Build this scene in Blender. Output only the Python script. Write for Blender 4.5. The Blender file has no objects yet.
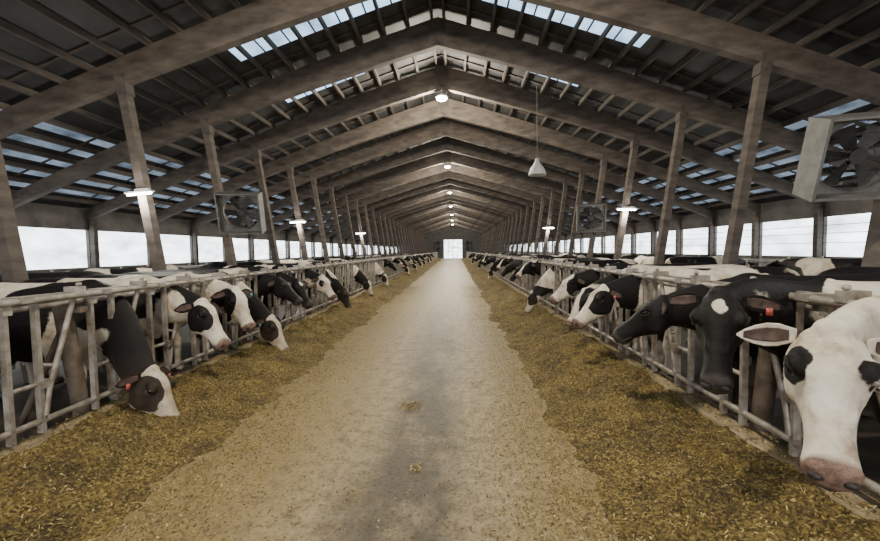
import bpy, math, random
from mathutils import Vector, Matrix, Euler, noise
random.seed(7)
D2R=math.pi/180
# ------------------------------------------------------------------ helpers
class MB:
    def __init__(s): s.v=[];s.f=[];s.m=[]
    def add(s,vs,fs,m=0):
        o=len(s.v); s.v+= [Vector(v) for v in vs]
        for f in fs: s.f.append([i+o for i in f]); s.m.append(m)
    def box(s,c,size,m=0,R=None):
        c=Vector(c);hx,hy,hz=[a/2 for a in size]
        vs=[Vector((x,y,z)) for x in(-hx,hx) for y in(-hy,hy) for z in(-hz,hz)]
        if R is not None: vs=[R@v for v in vs]
        s.add([c+v for v in vs],[(0,1,3,2),(4,6,7,5),(0,4,5,1),(2,3,7,6),(0,2,6,4),(1,5,7,3)],m)
    def bar(s,p0,p1,w,h,m=0,up=(0,0,1)):
        p0=Vector(p0);p1=Vector(p1);t=(p1-p0).normalized();u=Vector(up)
        if abs(t.dot(u))>.98:u=Vector((0,1,0))
        sd=u.cross(t).normalized();u=t.cross(sd)
        vs=[]
        for p in(p0,p1):
            for a,b in((-1,-1),(1,-1),(1,1),(-1,1)): vs.append(p+sd*a*w/2+u*b*h/2)
        s.add(vs,[(3,2,1,0),(4,5,6,7),(0,1,5,4),(1,2,6,5),(2,3,7,6),(3,0,4,7)],m)
    def loft(s,rings,m=0,cap=True):
        n=len(rings[0]);vs=[p for r in rings for p in r];fs=[]
        for i in range(len(rings)-1):
            for j in range(n):
                k=(j+1)%n; fs.append((i*n+j,i*n+k,(i+1)*n+k,(i+1)*n+j))
        if cap:
            a=len(vs);vs=vs+[sum(rings[0],Vector())/n,sum(rings[-1],Vector())/n]
            for j in range(n):
                k=(j+1)%n; fs.append((a,k,j)); fs.append((a+1,(len(rings)-1)*n+j,(len(rings)-1)*n+k))
        s.add(vs,fs,m)
    def tube(s,pts,rads,n=8,m=0,flat=1.0):
        pts=[Vector(p) for p in pts]
        if not hasattr(rads,'__len__'): rads=[rads]*len(pts)
        rings=[]
        ref=None
        for i,p in enumerate(pts):
            t=(pts[min(i+1,len(pts)-1)]-pts[max(i-1,0)]).normalized()
            if ref is None:
                ref=Vector((0,1,0)) if abs(t.y)<.9 else Vector((0,0,1))
            a=(ref-t*ref.dot(t)).normalized(); b=t.cross(a); ref=a
            rings.append([p+a*math.cos(q)*rads[i]+b*math.sin(q)*rads[i]*flat for q in[2*math.pi*j/n for j in range(n)]])
        s.loft(rings,m)
    def ell(s,c,r,m=0,nu=12,nv=8,M=None):
        c=Vector(c);rings=[]
        for i in range(1,nv):
            th=math.pi*i/nv
            ring=[Vector((r[0]*math.sin(th)*math.cos(2*math.pi*j/nu),r[1]*math.sin(th)*math.sin(2*math.pi*j/nu),-r[2]*math.cos(th))) for j in range(nu)]
            rings.append(ring)
        vs=[p for q in rings for p in q];fs=[]
        for i in range(nv-2):
            for j in range(nu):
                k=(j+1)%nu; fs.append((i*nu+j,i*nu+k,(i+1)*nu+k,(i+1)*nu+j))
        a=len(vs); vs+=[Vector((0,0,-r[2])),Vector((0,0,r[2]))]
        for j in range(nu):
            k=(j+1)%nu; fs.append((a,k,j)); fs.append((a+1,(nv-2)*nu+j,(nv-2)*nu+k))
        if M is not None: vs=[M@v for v in vs]
        s.add([v+c for v in vs],fs,m)
    def xform(s,M,start=0):
        for i in range(start,len(s.v)): s.v[i]=M@s.v[i]
    def mesh(s,name,mats,smooth=False):
        me=bpy.data.meshes.new(name); me.from_pydata([tuple(v) for v in s.v],[],s.f)
        for m in mats: me.materials.append(m)
        me.polygons.foreach_set('material_index',s.m)
        me.polygons.foreach_set('use_smooth',[smooth]*len(s.f))
        me.update(); return me
    def build(s,name,mats,smooth=False,M=None):
        ob=bpy.data.objects.new(name,s.mesh(name,mats,smooth)); bpy.context.scene.collection.objects.link(ob)
        if M is not None: ob.matrix_world=M
        return ob

def newmat(name):
    m=bpy.data.materials.new(name);m.use_nodes=True
    nt=m.node_tree; return m,nt,nt.nodes['Principled BSDF']
def N(nt,t,**k):
    n=nt.nodes.new(t)
    for a,b in k.items(): setattr(n,a,b)
    return n
def noise_n(nt,vec,scale,detail=4,rough=.55):
    n=N(nt,'ShaderNodeTexNoise'); n.inputs['Scale'].default_value=scale; n.inputs['Detail'].default_value=detail; n.inputs['Roughness'].default_value=rough
    nt.links.new(vec,n.inputs['Vector']); return n.outputs['Fac']
def ramp(nt,fac,stops):
    r=N(nt,'ShaderNodeValToRGB'); e=r.color_ramp.elements
    while len(e)<len(stops): e.new(.5)
    for i,(p,c) in enumerate(stops): e[i].position=p; e[i].color=(*c,1) if len(c)==3 else c
    nt.links.new(fac,r.inputs[0]); return r.outputs[0]
def mix(nt,f,a,b):
    m=N(nt,'ShaderNodeMix',data_type='RGBA')
    if isinstance(f,float): m.inputs[0].default_value=f
    else: nt.links.new(f,m.inputs[0])
    for s,x in((6,a),(7,b)):
        if isinstance(x,tuple): m.inputs[s].default_value=(*x,1)
        else: nt.links.new(x,m.inputs[s])
    return m.outputs[2]
def math_n(nt,op,a,b=0.0,clamp=False):
    m=N(nt,'ShaderNodeMath',operation=op,use_clamp=clamp)
    for i,x in((0,a),(1,b)):
        if isinstance(x,(int,float)): m.inputs[i].default_value=x
        else: nt.links.new(x,m.inputs[i])
    return m.outputs[0]
def bump(nt,b,h,strength=.4,dist=.02):
    n=N(nt,'ShaderNodeBump'); n.inputs['Strength'].default_value=strength; n.inputs['Distance'].default_value=dist
    nt.links.new(h,n.inputs['Height']); nt.links.new(n.outputs[0],b.inputs['Normal'])
def objco(nt):
    return N(nt,'ShaderNodeTexCoord').outputs['Object']
def mapping(nt,vec,sc):
    m=N(nt,'ShaderNodeMapping'); m.inputs['Scale'].default_value=sc; nt.links.new(vec,m.inputs['Vector']); return m.outputs[0]
def simple(name,c1,c2,scale=5,rough=.7,metal=0.,sc=(1,1,1),bs=.2,bd=.01,detail=5):
    m,nt,b=newmat(name); co=mapping(nt,objco(nt),sc)
    f=noise_n(nt,co,scale,detail,.6)
    nt.links.new(ramp(nt,f,[(.3,c1),(.7,c2)]),b.inputs['Base Color'])
    b.inputs['Roughness'].default_value=rough; b.inputs['Metallic'].default_value=metal
    if bs: bump(nt,b,f,bs,bd)
    return m
def emis(name,col,st,var=0.,sc=(1,1,3)):
    m,nt,b=newmat(name)
    nt.nodes.remove(b); e=N(nt,'ShaderNodeEmission'); e.inputs[1].default_value=st
    if var:
        f=noise_n(nt,mapping(nt,objco(nt),sc),1.2,3)
        c=ramp(nt,f,[(.3,tuple(x*(1-var) for x in col)),(.65,col)]); nt.links.new(c,e.inputs[0])
    else: e.inputs[0].default_value=(*col,1)
    nt.links.new(e.outputs[0],nt.nodes['Material Output'].inputs[0]); return m

M_beam=simple('glulam_weathered',(.050,.039,.032),(.140,.113,.093),2.0,.85,sc=(1,1,3),bs=.2)
M_purlin=simple('purlin_wood',(.040,.033,.029),(.115,.097,.084),4,.85,sc=(1,.3,1))
M_roof=simple('roof_sheet_grey',(.024,.024,.026),(.070,.070,.073),2.5,.7,sc=(1,.4,1))
M_galv=simple('galvanised_steel',(.16,.125,.09),(.46,.42,.37),9,.5,.35,bs=.1)
M_rust=simple('dirty_steel_post',(.065,.045,.03),(.23,.18,.14),7,.7,.2,bs=.2)
M_curb=simple('curb_concrete',(.16,.12,.065),(.40,.32,.20),6,.9,bs=.5)
M_wall=simple('wall_panel',(.20,.20,.20),(.33,.33,.32),2,.8)
M_walldk=simple('wall_band',(.06,.055,.05),(.13,.12,.11),2,.8)
M_barnfl=simple('manure_alley',(.03,.024,.018),(.10,.08,.055),3,.5,bs=.4,bd=.03)
M_fan=simple('fan_housing',(.06,.057,.053),(.14,.135,.128),5,.6)
M_fandk=simple('fan_dark',(.02,.02,.02),(.05,.05,.05),5,.5,.3)
M_win=emis('window_daylight',(.86,.95,1.0),6.0,.6,(1,.6,1.6))
M_sky=emis('skylight_sheet',(.50,.74,1.0),2.6,.6)
M_sky2=emis('eave_translucent_sheet',(.58,.74,.95),.50,.75)
M_lampg=emis('lamp_glow',(1.,.95,.78),50)
M_white=simple('lamp_white',(.42,.42,.40),(.55,.55,.53),4,.5)

def floor_mat():
    m,nt,b=newmat('feed_alley_concrete'); co=objco(nt)
    sep=N(nt,'ShaderNodeSeparateXYZ'); nt.links.new(co,sep.inputs[0])
    big=noise_n(nt,mapping(nt,co,(1,.25,1)),1.3,5,.6); mid=noise_n(nt,co,7,9,.8); fine=noise_n(nt,co,34,6,.8)
    pat=noise_n(nt,mapping(nt,co,(1,.6,1)),1.5,7,.7)
    base=ramp(nt,mid,[(.34,(.15,.105,.052)),(.5,(.40,.31,.17)),(.66,(.57,.47,.30))])
    xo=math_n(nt,'ADD',sep.outputs[0],math_n(nt,'MULTIPLY',math_n(nt,'SUBTRACT',big,.5),.9))
    dx=math_n(nt,'ABSOLUTE',math_n(nt,'ADD',xo,.34))
    wear=math_n(nt,'SUBTRACT',1.45,math_n(nt,'MULTIPLY',dx,2.7),True)
    wear=math_n(nt,'MULTIPLY',wear,math_n(nt,'MULTIPLY',math_n(nt,'SUBTRACT',pat,.30),5.,True),True)
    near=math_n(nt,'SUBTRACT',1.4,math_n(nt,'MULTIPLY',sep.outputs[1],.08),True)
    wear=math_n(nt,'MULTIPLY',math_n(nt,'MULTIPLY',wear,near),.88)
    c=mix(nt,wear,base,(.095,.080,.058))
    side=math_n(nt,'MULTIPLY',math_n(nt,'SUBTRACT',dx,.45),1.4,True)
    side=math_n(nt,'MULTIPLY',side,math_n(nt,'MULTIPLY',math_n(nt,'SUBTRACT',mid,.36),4.,True),True)
    c=mix(nt,side,c,(.335,.235,.072))
    sp=ramp(nt,fine,[(.38,(.22,.22,.22)),(.48,(1,1,1)),(.62,(1.0,1.0,1.0)),(.70,(1.7,1.55,1.3))])
    mm=N(nt,'ShaderNodeMix',data_type='RGBA',blend_type='MULTIPLY'); mm.inputs[0].default_value=.9
    nt.links.new(c,mm.inputs[6]); nt.links.new(sp,mm.inputs[7])
    nt.links.new(mm.outputs[2],b.inputs['Base Color']); b.inputs['Roughness'].default_value=.5
    bump(nt,b,fine,.8,.025); return m
M_lane=floor_mat()
def feed_mat():
    m,nt,b=newmat('silage_feed'); co=objco(nt)
    v=N(nt,'ShaderNodeTexVoronoi'); v.inputs['Scale'].default_value=70; nt.links.new(mapping(nt,co,(1,1,.6)),v.inputs['Vector'])
    f=noise_n(nt,co,34,7,.85); g=noise_n(nt,co,2.6,6,.65)
    sv=N(nt,'ShaderNodeSeparateColor'); nt.links.new(v.outputs['Color'],sv.inputs[0])
    h=math_n(nt,'ADD',math_n(nt,'MULTIPLY',sv.outputs[0],.45),math_n(nt,'MULTIPLY',f,.6))
    c=ramp(nt,h,[(.22,(.030,.020,.007)),(.45,(.130,.088,.026)),(.62,(.26,.185,.052)),(.85,(.48,.37,.125))])
    c2=ramp(nt,g,[(.35,(.50,.50,.50)),(.62,(1.15,1.12,1.05))])
    mm=N(nt,'ShaderNodeMix',data_type='RGBA',blend_type='MULTIPLY'); mm.inputs[0].default_value=1
    nt.links.new(c,mm.inputs[6]); nt.links.new(c2,mm.inputs[7])
    nt.links.new(mm.outputs[2],b.inputs['Base Color']); b.inputs['Roughness'].default_value=.9
    bump(nt,b,h,1.,.035); return m
M_feed=feed_mat()
def straw_mat():
    m,nt,b=newmat('straw_bits'); g=N(nt,'ShaderNodeNewGeometry')
    c=ramp(nt,g.outputs['Random Per Island'],[(0,(.05,.033,.011)),(.4,(.17,.118,.035)),(.75,(.32,.235,.07)),(1,(.58,.46,.20))])
    nt.links.new(c,b.inputs['Base Color']); b.inputs['Roughness'].default_value=.85; return m
M_straw=straw_mat()
def hide(name,muz):
    m,nt,b=newmat(name)
    a=N(nt,'ShaderNodeAttribute',attribute_name='wht'); p=N(nt,'ShaderNodeAttribute',attribute_name='muz')
    co=objco(nt); fn=noise_n(nt,co,28,4,.7); fl=noise_n(nt,mapping(nt,co,(1,1,3)),70,3,.7); dn=noise_n(nt,co,5,6,.65)
    w=math_n(nt,'ADD',a.outputs['Fac'],math_n(nt,'MULTIPLY',math_n(nt,'SUBTRACT',fn,.5),.09))
    w=math_n(nt,'ADD',math_n(nt,'MULTIPLY',w,28.),.5,True)
    whit=ramp(nt,dn,[(.33,(.38,.29,.19)),(.48,(.64,.56,.44)),(.65,(.79,.73,.62))])
    blk=ramp(nt,fl,[(.3,(.005,.004,.004)),(.8,(.016,.013,.012))])
    c=mix(nt,w,blk,whit)
    sep=N(nt,'ShaderNodeSeparateXYZ'); nt.links.new(co,sep.inputs[0])
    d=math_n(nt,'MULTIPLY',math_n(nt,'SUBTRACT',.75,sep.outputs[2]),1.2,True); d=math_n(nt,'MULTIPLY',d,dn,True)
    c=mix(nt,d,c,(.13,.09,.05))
    q=math_n(nt,'ADD',math_n(nt,'MULTIPLY',p.outputs['Fac'],14.),.5,True)
    mz=ramp(nt,fn,[(.35,tuple(x*.45 for x in muz)),(.6,muz)])
    c=mix(nt,q,c,mz)
    nt.links.new(c,b.inputs['Base Color']); b.inputs['Roughness'].default_value=.55
    b.inputs['Specular IOR Level'].default_value=.2
    hh=math_n(nt,'ADD',fl,math_n(nt,'MULTIPLY',noise_n(nt,co,14,4,.6),2.0))
    bump(nt,b,hh,.45,.012); return m
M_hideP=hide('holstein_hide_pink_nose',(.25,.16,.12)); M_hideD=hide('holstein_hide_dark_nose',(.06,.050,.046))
M_eye,_,b=newmat('cow_eye'); b.inputs['Base Color'].default_value=(.008,.006,.006,1); b.inputs['Roughness'].default_value=.08
M_dark=simple('nostril_dark',(.015,.01,.01),(.03,.02,.018),8,.6)
M_earin=simple('ear_inner',(.035,.022,.018),(.12,.075,.058),25,.9)
M_hoof=simple('hoof',(.04,.033,.025),(.10,.08,.06),8,.6)
M_tags=[simple('ear_tag_red',(.45,.07,.05),(.50,.10,.08),5,.5),simple('ear_tag_orange',(.60,.24,.03),(.65,.30,.05),5,.5),simple('ear_tag_teal',(.05,.28,.25),(.07,.33,.30),5,.5)]
M_coll=simple('collar_strap',(.10,.06,.035),(.18,.11,.06),10,.7)

# ------------------------------------------------------------------ cow
def ringpts(c,sd,up,hw,hh,n=22,p=2.3,topn=0.):
    out=[]
    for j in range(n):
        a=2*math.pi*j/n; ca,sa=math.cos(a),math.sin(a)
        x=math.copysign(abs(ca)**(2/p),ca); y=math.copysign(abs(sa)**(2/p),sa)
        w=hw*(1-topn*max(0,y))
        out.append(c+sd*x*w+up*y*hh)
    return out
def make_cow(poll,yaw,pitch,roll=0,style='blaze',bias=-.1,seed=0,vox=.03,pink=True,hs=1.0,collar=False,tag=None,name='dairy_cow'):
    mb=MB(); Y=Vector((0,1,0));Z=Vector((0,0,1))
    T=[(-1.66,1.24,.08,.08),(-1.62,1.20,.17,.17),(-1.52,1.14,.27,.24),(-1.35,1.08,.35,.29),(-1.12,1.04,.39,.31),(-.9,1.0,.42,.345),(-.6,.98,.435,.365),(-.3,.995,.425,.34),(-.08,1.03,.405,.29),(.08,1.06,.37,.25),(.2,1.08,.31,.20),(.3,1.08,.24,.15)]
    mb.loft([ringpts(Vector((x,0,z)),Y,Z,w,h,22,2.25,.22) for x,z,h,w in T])
    mb.ell((-1.1,.24,1.28),(.11,.07,.08)); mb.ell((-1.1,-.24,1.28),(.11,.07,.08))
    mb.ell((.0,0,1.36),(.16,.07,.09))
    mb.ell((.2,0,.78),(.15,.10,.20))
    for s in(1,-1):
        mb.ell((.0,.19*s,.98),(.17,.10,.30))
        fx=.03*s
        mb.tube([(.0,.17*s,1.0),(-.04,.18*s,.80),(-.03+fx,.175*s,.62),(.02+fx,.17*s,.43),(.01+fx,.165*s,.36),(.0+fx,.165*s,.22),(.01+fx,.165*s,.12),(.05+fx,.165*s,.05),(.06+fx,.165*s,.0)],[.14,.115,.075,.062,.048,.042,.052,.058,.066],12)
        hx=-.06*s
        mb.tube([(-1.3,.17*s,1.05),(-1.22,.2*s,.80),(-1.26+hx*.5,.2*s,.66),(-1.42+hx,.19*s,.52),(-1.44+hx,.18*s,.45),(-1.42+hx,.18*s,.27),(-1.40+hx,.18*s,.13),(-1.35+hx,.18*s,.05),(-1.34+hx,.18*s,.0)],[.21,.18,.12,.068,.06,.045,.053,.06,.068],12)
        mb.ell((-1.14,.2*s,.82),(.16,.1,.2))
    mb.ell((-1.12,0,.62),(.22,.17,.16))
    for a,bb in((.08,.07),(.08,-.07),(-.07,.06),(-.07,-.06)): mb.tube([(-1.1+a,bb,.52),(-1.1+a,bb,.42)],[.022,.014],8)
    mb.tube([(-1.6,0,1.30),(-1.69,0,1.25),(-1.73,0,1.05),(-1.72,.02,.75),(-1.71,.03,.6)],[.05,.04,.028,.022,.02],8)
    mb.tube([(-1.71,.03,.64),(-1.715,.03,.5),(-1.70,.03,.34),(-1.70,.03,.26)],[.024,.05,.04,.01],8)
    R=(Matrix.Rotation(yaw*D2R,3,'Z')@Matrix.Rotation(-pitch*D2R,3,'Y')@Matrix.Rotation(roll*D2R,3,'X'))
    P=Vector(poll); H=Matrix.Translation(P)@R.to_4x4()@Matrix.Scale(hs,4); Hi=H.inverted()
    hx,hz,hy=R@Vector((1,0,0)),R@Z,R@Y
    p0=Vector((.02,0,1.10)); p3=H@Vector((.01,0,-.06)); dn=(p3-p0).normalized()
    L=(p3-p0).length; hd=(hx*.35+dn*.65).normalized()
    p1=p0+Vector((1,0,.02)).lerp(dn,.35).normalized()*L*.36; p2=p3-hd*L*.33
    rings=[];K=12; neckr=[]
    def bz(t): return p0*(1-t)**3+p1*3*t*(1-t)**2+p2*3*t*t*(1-t)+p3*t**3
    for i in range(K+1):
        t=i/K; c=bz(t); tg=(bz(min(1,t+.02))-bz(max(0,t-.02))).normalized()
        up=Z.lerp(hz,t**1.3); up=(up-tg*up.dot(tg)).normalized(); sd=up.cross(tg)
        hh=.34*(1-t)**1.0+.135*hs*(1-(1-t)**1.0); hw=.20*(1-t)**1.1+.082*hs*(1-(1-t)**1.1)
        rr=ringpts(c,sd,up,hw,hh,22,2.1,.15); rings.append(rr); neckr.append((c,sd,up,hw,hh))
    mb.loft(rings)
    n0=len(mb.v)
    HR=[(-.06,-.04,.05,.06),(-.03,-.045,.09,.088),(.02,-.056,.122,.116),(.07,-.066,.142,.130),(.13,-.074,.148,.128),(.18,-.078,.140,.110),(.24,-.080,.116,.086),(.30,-.083,.096,.072),(.36,-.088,.086,.067),(.41,-.093,.082,.070),(.455,-.096,.078,.078),(.495,-.098,.066,.078),(.522,-.100,.046,.062),(.532,-.100,.022,.035)]
    mb.loft([ringpts(Vector((x,0,z)),Y,Z,w,h,24,2.5,.12) for x,z,h,w in HR])
    mb.ell((-.015,0,.04),(.055,.065,.045))
    for s in(1,-1):
        mb.ell((.135,.104*s,.026),(.052,.034,.034)); mb.ell((.13,.080*s,-.14),(.085,.042,.078)); mb.ell((.487,.047*s,-.055),(.030,.030,.026))
        mb.ell((.25,.050*s,-.015),(.09,.018,.016))
    mb.ell((.45,0,-.165),(.055,.052,.030))
    for i in range(n0,len(mb.v)): mb.v[i]=H@mb.v[i]
    me=mb.mesh('tmp',[]); ob=bpy.data.objects.new('tmp',me); bpy.context.scene.collection.objects.link(ob)
    r=ob.modifiers.new('r','REMESH'); r.mode='VOXEL'; r.voxel_size=vox
    sm=ob.modifiers.new('s','SMOOTH'); sm.factor=.5; sm.iterations=max(2,int(.035/vox))
    dg=bpy.context.evaluated_depsgraph_get(); me2=bpy.data.meshes.new_from_object(ob.evaluated_get(dg))
    bpy.data.objects.remove(ob)
    out=MB(); out.v=[v.co.copy() for v in me2.vertices]; out.f=[list(p.vertices) for p in me2.polygons]; out.m=[0]*len(out.f)
    bpy.data.meshes.remove(me2)
    for i,f in enumerate(out.f):
        if out.v[f[0]].z<.075: out.m[i]=5
    over={}
    st=len(out.v)
    for s in(1,-1):
        out.ell((.150,.121*s,.012),(.028,.018,.023),1,12,8)
        out.tube([(.112,.116*s,.014),(.132,.134*s,.034),(.162,.134*s,.037),(.190,.112*s,.020)],[.008,.010,.009,.006],8,0)
        out.tube([(.116,.119*s,-.004),(.140,.130*s,-.017),(.168,.126*s,-.015),(.188,.112*s,.006)],[.006,.009,.008,.005],8,2)
        out.ell((.519,.044*s,-.068),(.017,.023,.015),2,10,8)
        out.tube([(.36,.064*s,-.148),(.42,.070*s,-.146),(.47,.074*s,-.142),(.512,.050*s,-.140),(.530,0,-.137)],[.003,.006,.006,.006,.006],6,2)
        e0=Vector((.0,.10*s,.0)); ed=Vector((-.10,1*s,-.16)).normalized(); w=Vector((.77,0,-.64)); w=(w-ed*w.dot(ed)).normalized(); nn=w.cross(ed)
        if nn.x<0: nn=-nn
        es=len(out.v); rr=[];ri=[]
        for t,hw in((0,.026),(.12,.034),(.3,.048),(.5,.050),(.7,.040),(.88,.022),(1,.005)):
            c=e0+ed*.195*t-nn*(.03*math.sin(t*math.pi))+w*.03*t
            rr.append([c+w*math.cos(a)*hw+nn*(math.sin(a)*.010+ .45*hw*abs(math.cos(a))**2) for a in[2*math.pi*j/12 for j in range(12)]])
            ri.append([c+w*math.cos(a)*hw*.60+nn*(.010+math.sin(a)*.004+ .25*hw*abs(math.cos(a))**2) for a in[2*math.pi*j/8 for j in range(8)]])
        out.loft(rr,0)
        for i in range(es,len(out.v)): over[i]= .3 if style=='whiteear' else -1
        out.loft(ri[1:-1],3)
        if tag is not None and (s==1 or tag==1):
            c=e0+ed*.12+nn*.03
            out.bar(c+w*.03,c+w*.070,.030,.004,4,up=nn)
    for i in range(st,len(out.v)): out.v[i]=H@out.v[i]
    if collar:
        a,b_=neckr[6],neckr[7]
        def cr(n_,k,off): 
            c,sd,up,hw,hh=n_; return ringpts(c+off,sd,up,hw*k,hh*k,22,2.1,.15)
        tg=(b_[0]-a[0]).normalized()*.03
        out.loft([cr(a,1.02,-tg),cr(a,1.07,-tg*.9),cr(a,1.07,tg*.9),cr(a,1.02,tg)],6,False)
    me=out.mesh(name,[M_hideP if pink else M_hideD,M_eye,M_dark,M_earin,M_tags[seed%3],M_hoof,M_coll],True)
    wa=me.attributes.new('wht','FLOAT','POINT'); pa=me.attributes.new('muz','FLOAT','POINT')
    W=[];Q=[]; so=Vector((seed*7.31,seed*3.7,seed*1.9))
    eyeL=(Vector((.14,.11,0)),Vector((.14,-.11,0)))
    er={'whiteear':.080,'patch':.125}.get(style,.066)
    for i,v in enumerate(out.v):
        w=noise.noise(v*1.25+so)*1.3+noise.noise(v*3.1+so)*.25+bias
        if v.z<.5: w+=(.5-v.z)*1.4
        h=Hi@v; q=-1
        inh=(-.13<h.x<.6 and abs(h.y)<.18 and -.27<h.z<.13)
        if inh:
            ay=abs(h.y)
            n_=noise.noise(h*9+so)*.015+noise.noise(h*22+so)*.006
            if style=='blaze': f=max(.022+.17*max(0,h.x-.05)**1.2+n_-ay,h.x-.42+n_)
            elif style=='wide': f=max(.05+.15*max(0,h.x)+n_-ay,(h.x-.33)+n_*2)
            elif style in('white','whiteear','patch'):
                dd=[(h-e-Vector((-.012,0,-.012))) for e in eyeL]
                if style=='patch': dd=[Vector((d_.x*.75-.02,d_.y*1.5,d_.z*.8+.02)) for d_ in dd]
                f=min(d_.length for d_ in dd)-er+n_*2
                if style!='whiteear': f=min(f,(h.x+.05)+.6*max(0,h.z+.02)+n_)
            elif style=='star': f=.028+n_*2.4-math.hypot((h.x-.09)*.6,h.y*1.1) if h.z>-.02 else -.1
            else: f=-.1
            k=min(1,max(0,(h.x+.10)/.10))
            w=w*(1-k)+max(-.5,min(.5,f*6))*k
            q=(h.x-.475+.02*abs(h.z+.06)/.06+n_)*3 if h.z<-.005 else -1
        if i in over: w=over[i];q=-1
        W.append(w);Q.append(q)
    wa.data.foreach_set('value',W); pa.data.foreach_set('value',Q)
    return me
def place(me,x,y,rot,z=0):
    ob=bpy.data.objects.new('dairy_cow',me); bpy.context.scene.collection.objects.link(ob)
    ob.matrix_world=Matrix.Translation((x,y,z))@Matrix.Rotation(rot*D2R,4,'Z'); return ob

XL,XR=-3.55,2.40
def lcow(y,**k): return place(make_cow(**k),XL-.42,y,0)
def rcow(y,**k): return place(make_cow(**k),XR+.36,y,180)
lcow(4.20,poll=(.88,-.34,.50),yaw=-8,pitch=-50,roll=-10,style='patch',bias=-.22,seed=3,vox=.016,tag=1,pink=True,hs=1.2)
lcow(4.95,poll=(.80,-.10,1.06),yaw=-18,pitch=-42,roll=-8,style='patch',bias=-.05,seed=5,vox=.018,hs=1.18)
lcow(5.70,poll=(.78,-.05,1.14),yaw=-28,pitch=-46,style='wide',bias=.15,seed=8,vox=.02,tag=2,hs=1.15)
lcow(6.45,poll=(.92,-.02,.60),yaw=-18,pitch=-50,roll=-8,style='patch',bias=-.2,seed=11,vox=.02,tag=1,hs=1.15)
lcow(7.20,poll=(.74,-.02,1.18),yaw=-8,pitch=-32,style='black',bias=-.3,seed=14,vox=.025,pink=False,hs=1.08)
lcow(7.95,poll=(.80,-.1,1.10),yaw=-30,pitch=-40,style='star',bias=-.35,seed=13,vox=.025,pink=False,hs=1.12)
lcow(9.45,poll=(.80,-.05,1.08),yaw=-25,pitch=-42,style='white',bias=-.05,seed=17,vox=.025,hs=1.1)
lcow(10.95,poll=(.86,0,.64),yaw=-10,pitch=-60,style='black',bias=-.3,seed=19,vox=.028,hs=1.05)
lcow(13.95,poll=(.88,0,.64),yaw=-10,pitch=-60,style='wide',bias=-.3,seed=23,vox=.03)
rcow(2.35,poll=(1.07,.50,1.27),yaw=52,pitch=-46,roll=-6,style='whiteear',bias=.1,seed=2,vox=.013,hs=1.16,pink=True)
rcow(3.10,poll=(.98,.36,1.34),yaw=54,pitch=-50,style='star',bias=-.3,seed=6,vox=.014,pink=False,tag=2,hs=1.14)
rcow(3.85,poll=(.80,.02,1.16),yaw=-30,pitch=-30,style='black',bias=-.45,seed=9,vox=.018,pink=False,collar=True,hs=1.05)
rcow(5.35,poll=(.82,.10,1.14),yaw=12,pitch=-36,style='patch',bias=.0,seed=12,vox=.02,tag=2,hs=1.12)
rcow(6.10,poll=(.80,.05,1.02),yaw=28,pitch=-45,style='blaze',bias=-.25,seed=15,vox=.022,hs=1.08)
rcow(6.85,poll=(.76,.05,1.18),yaw=15,pitch=-30,style='wide',bias=-.3,seed=16,vox=.025,hs=1.05)
V=[make_cow(poll=(.66,.05,1.28),yaw=15,pitch=-30,style='blaze',bias=-.12,seed=21,vox=.032),
   make_cow(poll=(.74,-.1,1.15),yaw=-20,pitch=-38,style='black',bias=-.35,seed=22,vox=.032,pink=False),
   make_cow(poll=(.68,.1,1.22),yaw=20,pitch=-30,style='white',bias=.10,seed=24,vox=.032),
   make_cow(poll=(.84,0,.62),yaw=-20,pitch=-60,style='patch',bias=-.3,seed=27,vox=.032)]
random.seed(4)
for i,k in((18,3),(21,1),(24,0),(27,1),(29,3),(31,0),(34,1),(36,3),(39,1),(40,0),(43,3),(46,1),(49,3),(52,0),(55,1),(58,3),(61,1),(65,3),(70,1)):
    place(V[k],XL-.42,4.20+.75*i,0)
for i,k in((10,3),(12,0),(13,1),(16,1),(19,0),(22,1),(25,3),(28,1),(31,0),(34,1),(38,3),(41,1),(45,0),(49,1),(53,3),(58,1),(63,1)):
    place(V[k],XR+.36,2.35+.75*i,180)
for (x,y,r,k) in((-4.62,3.1,-8,1),(-7.6,5.2,170,2),(-8.1,7.0,185,1),(-8.0,8.5,175,0),(-7.6,10.4,90,2),(-7.9,13.,180,1),(-7.8,16,170,2),(-7.6,19.5,185,0),(-7.8,24,180,1),(-7.7,29,90,2),
                 (6.0,5.2,10,1),(8.0,6.4,0,0),(7.6,8.9,95,0),(7.6,11.6,5,2),(7.6,14.5,-5,1),(7.6,18,0,2),(5.9,12.9,80,2),(7.6,23,0,0),(8.2,3.9,95,1)):
    place(V[k],x,y,r)

# ------------------------------------------------------------------ building
RX=-.35; Y0,Y1=-10.7,87.0; dY=2.65
def top(a): return 7.6-.30*a-.0055*a*a
frames=[5.2+dY*k for k in range(-6,32)]
XS=[0,1.5,3,4.5,6,7.5,9,10.5,12]
fm=MB()
for s in(1,-1):
    rings=[]
    for a in XS:
        dep=.70-.032*a; zt=top(a)
        x=RX+s*a
        rings.append([Vector((x,-.09,zt-dep)),Vector((x,.09,zt-dep)),Vector((x,.09,zt)),Vector((x,-.09,zt))])
    if s<0: rings=[r[::-1] for r in rings]
    fm.loft(rings)
    zt=5.40
    fm.bar((RX+s*5.40,0,0),(RX+s*(5.40+.145*zt),0,zt-.10),.17,.18,0,up=(0,1,0))
    fm.bar((RX+s*(5.40+.145*4.85),0,4.85),(RX+s*(5.40+.145*5.25),0,5.25),.20,.21,1,up=(0,1,0))
    fm.bar((RX+s*11.85,0,0),(RX+s*11.85,0,3.1),.16,.16,0,up=(0,1,0))
fm.box((RX,0,7.22),(.42,.21,.62),1)
fme=fm.mesh('roof_frame',[M_beam,M_purlin])
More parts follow.
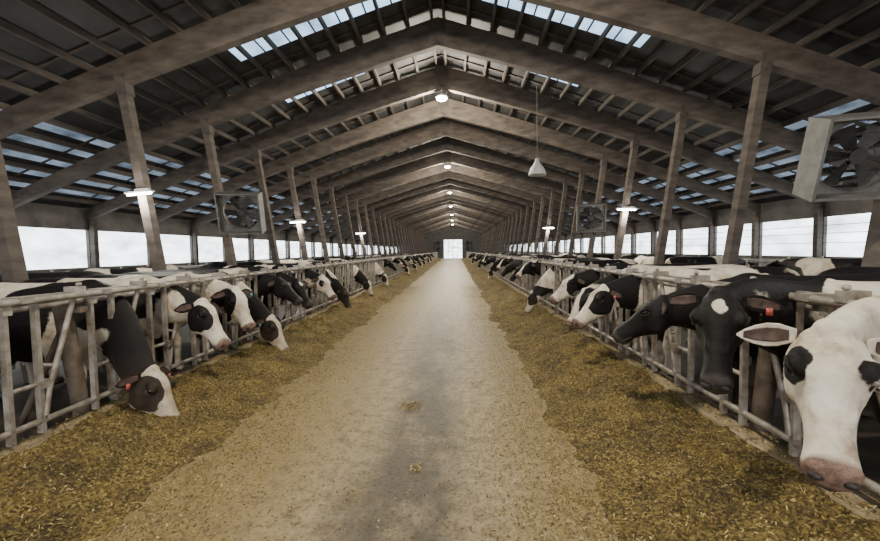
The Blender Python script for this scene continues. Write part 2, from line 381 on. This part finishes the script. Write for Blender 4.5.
for y in frames:
    ob=bpy.data.objects.new('roof_frame',fme); bpy.context.scene.collection.objects.link(ob); ob.location=(0,y,0)
pm=MB()
a=.15
while a<12.1:
    for s in(1,-1):
        z=top(a)+.06; pm.bar((RX+s*a,Y0,z),(RX+s*a,Y1,z),.06,.12)
    a+=.60
pm.build('roof_purlins',[M_purlin])
rm=MB()
for s in(1,-1):
    P=[]
    for i in range(25):
        a=12.6*i/24; P.append((RX+s*a,top(a)+.14))
    for (x0,z0),(x1,z1) in zip(P,P[1:]):
        vs=[(x0,Y0,z0),(x1,Y0,z1),(x1,Y1,z1),(x0,Y1,z0)]
        rm.add(vs,[(0,1,2,3)]); rm.add([(x,y,z+.05) for x,y,z in vs],[(3,2,1,0)])
rm.build('ceiling',[M_roof])
lm=MB()
for k in range(len(frames)-1):
    for fr in(.2,.8):
        y=frames[k]+dY*fr
        for s in(1,-1):
            for i in range(12):
                a0,a1=i*1.0,i*1.0+1.0
                lm.bar((RX+s*a0,y,top(a0)+.115),(RX+s*a1,y,top(a1)+.115),.06,.04)
lm.build('roof_battens',[M_purlin])
sk=MB()
for k in range(len(frames)-1):
    y=frames[k]+dY*.5
    for s in(1,-1):
        for i in range(7):
            a0=.45+.6*i;a1=a0+.56
            if (k*3+i*5+s)%11==0: continue
            v=[(RX+s*a0,y-.30,top(a0)+.12),(RX+s*a1,y-.30,top(a1)+.12),(RX+s*a1,y+.30,top(a1)+.12),(RX+s*a0,y+.30,top(a0)+.12)]
            sk.add(v,[(0,1,2,3)],0)
for s in(1,-1):
    for i in range(5):
        a0=8.7+.6*i;a1=a0+.26
        v=[(RX+s*a0,Y0+.3,top(a0)+.12),(RX+s*a1,Y0+.3,top(a1)+.12),(RX+s*a1,Y1-.5,top(a1)+.12),(RX+s*a0,Y1-.5,top(a0)+.12)]
        sk.add(v,[(0,1,2,3)],1)
sk.build('skylight_panels',[M_sky,M_sky2])
for s,nm in((-1,'left'),(1,'right')):
    w=MB(); x=RX+s*12.05; L=Y1-Y0; yc=(Y0+Y1)/2
    w.box((x,yc,.62),(.15,L,1.24),0); w.box((x,yc,2.92),(.15,L,.70),1)
    for y in frames: w.box((x,y,1.95),(.12,.09,1.5),1)
    w.box((x-s*.02,yc,1.28),(.22,L,.08),1)
    if s>0:
        for z in(1.75,2.05,2.3): w.box((x-s*.04,yc,z),(.04,L,.018),0)
    w.build('wall_'+nm,[M_wall,M_walldk])
    g=MB(); xx=x+s*.05
    g.add([(xx,Y0,1.2),(xx,Y1,1.2),(xx,Y1,2.6),(xx,Y0,2.6)],[(0,1,2,3)])
    g.build('window_%d'%(1 if s<0 else 2),[M_win])
w=MB()
def gable(mb,y,dw,dh):
    for s in(1,-1):
        P=[(RX+s*dw,0)]+[(RX+s*12.1,0)]+[(RX+s*a,top(a)+.13) for a in(12.1,9,6,3,dw)]
        mb.add([(x,y,z) for x,z in P],[tuple(range(len(P)))])
    mb.add([(RX-dw,y,dh),(RX+dw,y,dh),(RX+dw,y,top(dw)+.13),(RX,y,top(0)+.13),(RX-dw,y,top(dw)+.13)],[(0,1,2,3,4)])
gable(w,Y1,2.0,4.0); w.build('wall_back',[M_walldk])
d=MB(); d.add([(RX-2,Y1+.1,0),(RX+2,Y1+.1,0),(RX+2,Y1+.1,4),(RX-2,Y1+.1,4)],[(0,1,2,3)],0)
for i in range(5): d.box((RX-2+i*1.0,Y1+.06,2),(.08,.08,4),1)
d.box((RX,Y1+.06,2.2),(4,.08,.1),1); d.build('door_1',[M_win,M_walldk])
f=MB()
f.add([(XL,Y0-4,0),(XR,Y0-4,0),(XR,Y1,0),(XL,Y1,0)],[(0,1,2,3)],0)
for a,b_ in((RX-12.1,XL),(XR,RX+12.1)): f.add([(a,Y0-4,0),(b_,Y0-4,0),(b_,Y1,0),(a,Y1,0)],[(0,1,2,3)],1)
f.build('floor',[M_lane,M_barnfl])
g=MB(); g.add([(-80,-60,-.05),(80,-60,-.05),(80,160,-.05),(-80,160,-.05)],[(0,1,2,3)]); g.build('ground',[simple('outside_ground',(.15,.14,.11),(.25,.23,.18),.5,.9)])

# ------------------------------------------------------------------ headlock fences
def fence(xf,inn,off):
    c=MB(); 
    y=.2; random.seed(3)
    while y<82:
        c.box((xf,y+1.5,.085),(.24,2.985,.17+random.uniform(-.006,.006))); y+=3.0
    ob=c.build('feed_curb',[M_curb]); bv=ob.modifiers.new('b','BEVEL'); bv.width=.02; bv.segments=2
    m=MB(); a,b_=.3,82
    m.tube([(xf+inn*.05,a,1.34),(xf+inn*.05,b_,1.34)],.030,10,0)
    m.tube([(xf-inn*.06,a,1.27),(xf-inn*.06,b_,1.27)],.026,10,0)
    m.tube([(xf,a,.30),(xf,b_,.30)],.028,8,0)
    n=0; s=off
    while s<81:
        near=s<30
        k=8 if near else 5
        m.bar((xf,s,.2),(xf,s,1.32),.05,.035,0); m.bar((xf,s+.24,.2),(xf,s+.24,1.32),.05,.035,0)
        m.tube([(xf,s,.62),(xf,s+.24,.62)],.02,k,0)
        m.tube([(xf+inn*.02,s+.60,1.40),(xf+inn*.02,s+.30,.55),(xf+inn*.02,s+.26,.34)],.022,k,0)
        m.tube([(xf,s+.24,.78),(xf,s+.38,.74)],.018,k,0)
        if near:
            m.box((xf,s+.12,1.35),(.17,.10,.05),0); m.box((xf+inn*.01,s+.60,1.385),(.15,.07,.07),0)
            m.box((xf-inn*.02,s+.36,1.37),(.05,.42,.012),0)
            m.ell((xf+inn*.05,s+.60,1.44),(.02,.03,.02),0,8,6)
            m.box((xf+inn*.03,s+.0,1.30),(.03,.07,.12),0); m.box((xf+inn*.03,s+.24,.62),(.05,.07,.07),0)
        if n%4==0:
            m.tube([(xf-inn*.14,s+.02,0),(xf-inn*.14,s-.14,1.28)],.072,14,1)
            m.box((xf-inn*.04,s-.12,1.2),(.2,.08,.05),1)
            m.tube([(xf-inn*.14,s-.10,1.1),(xf-inn*.75,s-.05,.0)],.03,8,1)
        s+=.75;n+=1
    ob=m.build('headlock_fence',[M_galv,M_rust],True)
    ob.data.set_sharp_from_angle(angle=.9)
    return ob
fence(XL,1,.735-.0); fence(XR,-1,1.135-.75)

for s,x in((-1,-10.9),(1,10.2)):
    m=MB(); y=1.5
    m.tube([(x,0,1.15),(x,82,1.15)],.03,8)
    while y<70:
        m.tube([(x+s*.7,y,1.2),(x-s*.4,y,1.2),(x-s*.6,y,1.05),(x-s*.6,y,.65),(x-s*.4,y,.5),(x+s*.7,y,.5)],.026,6)
        m.tube([(x+s*.7,y,0),(x+s*.7,y,1.35)],.035,6); y+=1.2
    m.build('freestall_dividers',[M_galv],True)

# ------------------------------------------------------------------ feed
def feed_h(u,x,y,side):
    prof=(math.sin(min(1,u*1.15)*math.pi*.5)**1.5)
    big=noise.noise(Vector((x*.9,y*.7,side*9)))
    h=prof*(.17+.08*big) + prof*.065*noise.noise(Vector((x*4,y*4,side))) + min(1,u*3)*.036*noise.noise(Vector((x*12,y*12,3)))+min(1,u*4)*.016*noise.noise(Vector((x*36,y*36,5)))
    return h
def edges(y,side):
    w=.22*noise.noise(Vector((0,y*.45,side*5)))+.14*noise.noise(Vector((0,y*1.9,side*7)))+.09*noise.noise(Vector((0,y*7,side*3)))+.05*noise.noise(Vector((0,y*19,side*3)))
    if side<0: return -2.10-.006*y+w, XL+.11
    return .90+.004*y+w, XR-.11
def feed(side):
    ys=[];y=.6
    while y<82:
        ys.append(y); y+= .026 if y<6 else (.05 if y<12 else (.14 if y<30 else .6))
    n=56; vs=[];fs=[]
    for y in ys:
        e,c=edges(y,side)
        for j in range(n):
            u=j/(n-1); x=e+(c-e)*u; z=feed_h(u,x,y,side)
            if j==0:z=-.01
            vs.append((x,y,max(z,.002) if j else z))
    for i in range(len(ys)-1):
        for j in range(n-1):
            a=i*n+j; fs.append((a,a+1,a+n+1,a+n))
    m=MB(); m.add(vs,fs); m.build('silage_feed_pile',[M_feed],True)
feed(-1);feed(1)
st=MB(); random.seed(11)
def flake(x,y,z,L,W):
    a=random.uniform(0,math.pi); t=random.uniform(-.5,.6)
    d=Vector((math.cos(a),math.sin(a),t)).normalized()*L/2; w=Vector((-math.sin(a),math.cos(a),random.uniform(-.4,.4)))*W/2
    c=Vector((x,y,z)); st.add([c-d-w,c+d-w,c+d+w,c-d+w],[(0,1,2,3)])
for i in range(34000):
    side=random.choice((-1,1)); y=.9+11*random.random()**1.7
    e,c=edges(y,side); u=random.random(); x=e+(c-e)*u
    flake(x,y,feed_h(u,x,y,side)+.005,random.uniform(.008,.032),random.uniform(.003,.009))
for i in range(42000):
    side=random.choice((-1,1)); y=.9+18*random.random()**1.5
    e,c=edges(y,side); x=e-side*abs(random.gauss(0,.36))
    flake(x,y,.006,random.uniform(.008,.026),random.uniform(.004,.009))
for i in range(5500):
    x=random.uniform(-2.1,.9); y=.9+12*random.random()**1.4; flake(x,y,.005,random.uniform(.006,.018),random.uniform(.004,.008))
for (cx,cy,r,n) in((-.50,4.3,.07,260),(-.33,3.05,.03,70),(-.75,2.7,.05,50),(.25,5.0,.05,60),(-.2,7.4,.1,120),(-1.1,3.9,.12,120),(.3,3.4,.12,90)):
    for i in range(n): flake(random.gauss(cx,r),random.gauss(cy,r*1.2),random.uniform(.004,.014),random.uniform(.01,.028),random.uniform(.004,.009))
for i in range(8500):
    side=random.choice((-1,1)); y=.9+12*random.random()**1.5; xc=XL if side<0 else XR
    flake(xc+random.uniform(-.11,.11),y,.178,random.uniform(.01,.03),random.uniform(.004,.009))
st.build('scattered_straw',[M_straw])

# ------------------------------------------------------------------ fans
def fan(pos,yaw,tilt,S=1.1,post=None):
    m=MB(); h=S/2; d=.44; t=.03
    for sx in(-1,1):
        m.box((sx*(h),0,0),(t,d,S+t),0); m.box((0,0,sx*h),(S,d,t),0)
    n=32; r=.44*S
    for yy in(.02,.14):
        ring=[(r*math.cos(2*math.pi*j/n),yy,r*math.sin(2*math.pi*j/n)) for j in range(n)]
        out=[]
        for j in range(n):
            c,s_=math.cos(2*math.pi*j/n),math.sin(2*math.pi*j/n); k=h/max(abs(c),abs(s_)); out.append((c*k,yy,s_*k))
        m.add(ring+out,[(j,(j+1)%n,n+(j+1)%n,n+j) for j in range(n)],0)
    ra=[Vector((r*math.cos(2*math.pi*j/n),.02,r*math.sin(2*math.pi*j/n))) for j in range(n)]
    m.loft([ra,[v+Vector((0,.12,0)) for v in ra]],0,False)
    for q in(.35,.7,1.0):
        m.tube([(r*q*math.cos(2*math.pi*j/24),-.02,r*q*math.sin(2*math.pi*j/24)) for j in range(25)],.004,5,1)
    for j in range(8):
        a=2*math.pi*j/8; m.tube([(.08*math.cos(a),-.03,.08*math.sin(a)),(r*1.02*math.cos(a),-.01,r*1.02*math.sin(a))],.003,5,1)
    for j in range(6):
        a=2*math.pi*j/6; R=Matrix.Rotation(a,3,'Y')
        vs=[R@Vector(p) for p in((.07,.05,-.04),(.40*S,.03,-.10),(.42*S,.06,.02),(.38*S,.11,.10),(.07,.10,.04))]
        m.add(vs,[(0,1,2,3,4)],1)
    m.tube([(0,.0,0),(0,.18,0)],.09,14,1)
    for zz in(-.2,.2): m.tube([(-h,.17,zz),(h,.17,zz)],.015,6,1)
    M=Matrix.Translation(pos)@Matrix.Rotation(yaw*D2R,4,'Z')@Matrix.Rotation(tilt*D2R,4,'X')
    m.xform(M)
    if post is not None:
        q=Vector(post)
        for dz in(-.35,.35): m.tube([M@Vector((0,.18,dz)),(q.x,q.y,q.z+dz)],.025,8,0)
    m.build('barn_fan',[M_fan,M_fandk])
def px(s,z): return RX+s*(5.40+.145*z)
fan((4.72,4.9,2.72),-14,20,.90,(px(1,2.72),5.2,2.72))
fan((-5.5,10.2,2.75),12,16,1.0,(px(-1,2.75),10.5,2.75))
fan((5.2,15.5,2.85),-15,14,1.0,(px(1,2.85),15.8,2.85))
for s in(-1,1):
    for z in(1.9,3.2): fan((RX+s*3.2,Y1-.8,z),0,0,1.2,(RX+s*3.2,Y1-.1,z))

# ------------------------------------------------------------------ lamps
hb=MB()
hb.tube([(0,0,.08),(0,0,.16),(0,0,.22)],[.20,.15,.05],16,0); hb.tube([(0,0,.22),(0,0,.36)],.02,6,0)
hb.ell((0,0,.06),(.17,.17,.09),1,14,8)
hbm=hb.mesh('high_bay_lamp',[M_white,M_lampg],True)
def ptlight(name,loc,power,rad,parent,col=(1,.95,.86)):
    l=bpy.data.lights.new(name,'POINT'); l.energy=power; l.shadow_soft_size=rad; l.color=col
    o=bpy.data.objects.new(name,l); bpy.context.scene.collection.objects.link(o); o.parent=parent; o.location=loc
for k in range(-2,7):
    y=13.15+10.6*k
    ob=bpy.data.objects.new('high_bay_lamp',hbm); bpy.context.scene.collection.objects.link(ob); ob.location=(RX,y,6.54)
    ptlight('bulb',(0,0,-.25),1200,.2,ob,(1,.91,.73))
tl=MB()
tl.box((0,0,.035),(.09,.75,.03),0); tl.tube([(0,-.34,0),(0,.34,0)],.02,8,1)
tl.box((0,-.1,.07),(.05,.4,.05),0)
tlm=tl.mesh('tube_light',[M_white,M_lampg])
for s,k,z in((-1,1,2.9),(-1,4,2.9),(-1,8,2.9),(-1,-2,2.9),(1,3,2.9),(1,7,2.9),(1,-1,2.9)):
    ob=bpy.data.objects.new('tube_light',tlm); bpy.context.scene.collection.objects.link(ob); ob.location=(px(s,z),5.2+dY*k-.16,z); ob.rotation_euler=(0,0,(90+18*s)*D2R)
    ptlight('tube',(0,0,-.12),200,.25,ob,(1,.95,.86))
bl=MB(); rr=[]
for z,r in((.0,.23),(.08,.21),(.18,.17),(.28,.09),(.34,.06),(.42,.05)): rr.append([Vector((r*math.cos(2*math.pi*j/18),r*math.sin(2*math.pi*j/18),z)) for j in range(18)])
bl.loft(rr,0,False); bl.tube([(0,0,.4),(0,0,2.25)],.003,6); bl.ell((0,0,.1),(.07,.07,.1),0)
ob=bl.build('bell_lamp',[M_white],True); ob.location=(2.15,10.5,3.60)

# ------------------------------------------------------------------ world & camera
w=bpy.data.worlds.new('World'); bpy.context.scene.world=w; w.use_nodes=True
w.node_tree.nodes['Background'].inputs[0].default_value=(.92,.94,1,1); w.node_tree.nodes['Background'].inputs[1].default_value=4.5
cam=bpy.data.cameras.new('camera'); co=bpy.data.objects.new('camera',cam); bpy.context.scene.collection.objects.link(co)
cam.sensor_width=36; cam.lens=400/880*36; cam.clip_start=.05; cam.clip_end=300
yaw=math.atan(15/400); pitch=math.atan(20/400); roll=-.9*D2R
Rm=Matrix.Rotation(yaw,4,'Z')@Matrix.Rotation(math.pi/2-pitch,4,'X')@Matrix.Rotation(roll,4,'Z')
co.matrix_world=Matrix.Translation((0,0,1.7))@Rm
bpy.context.scene.camera=co
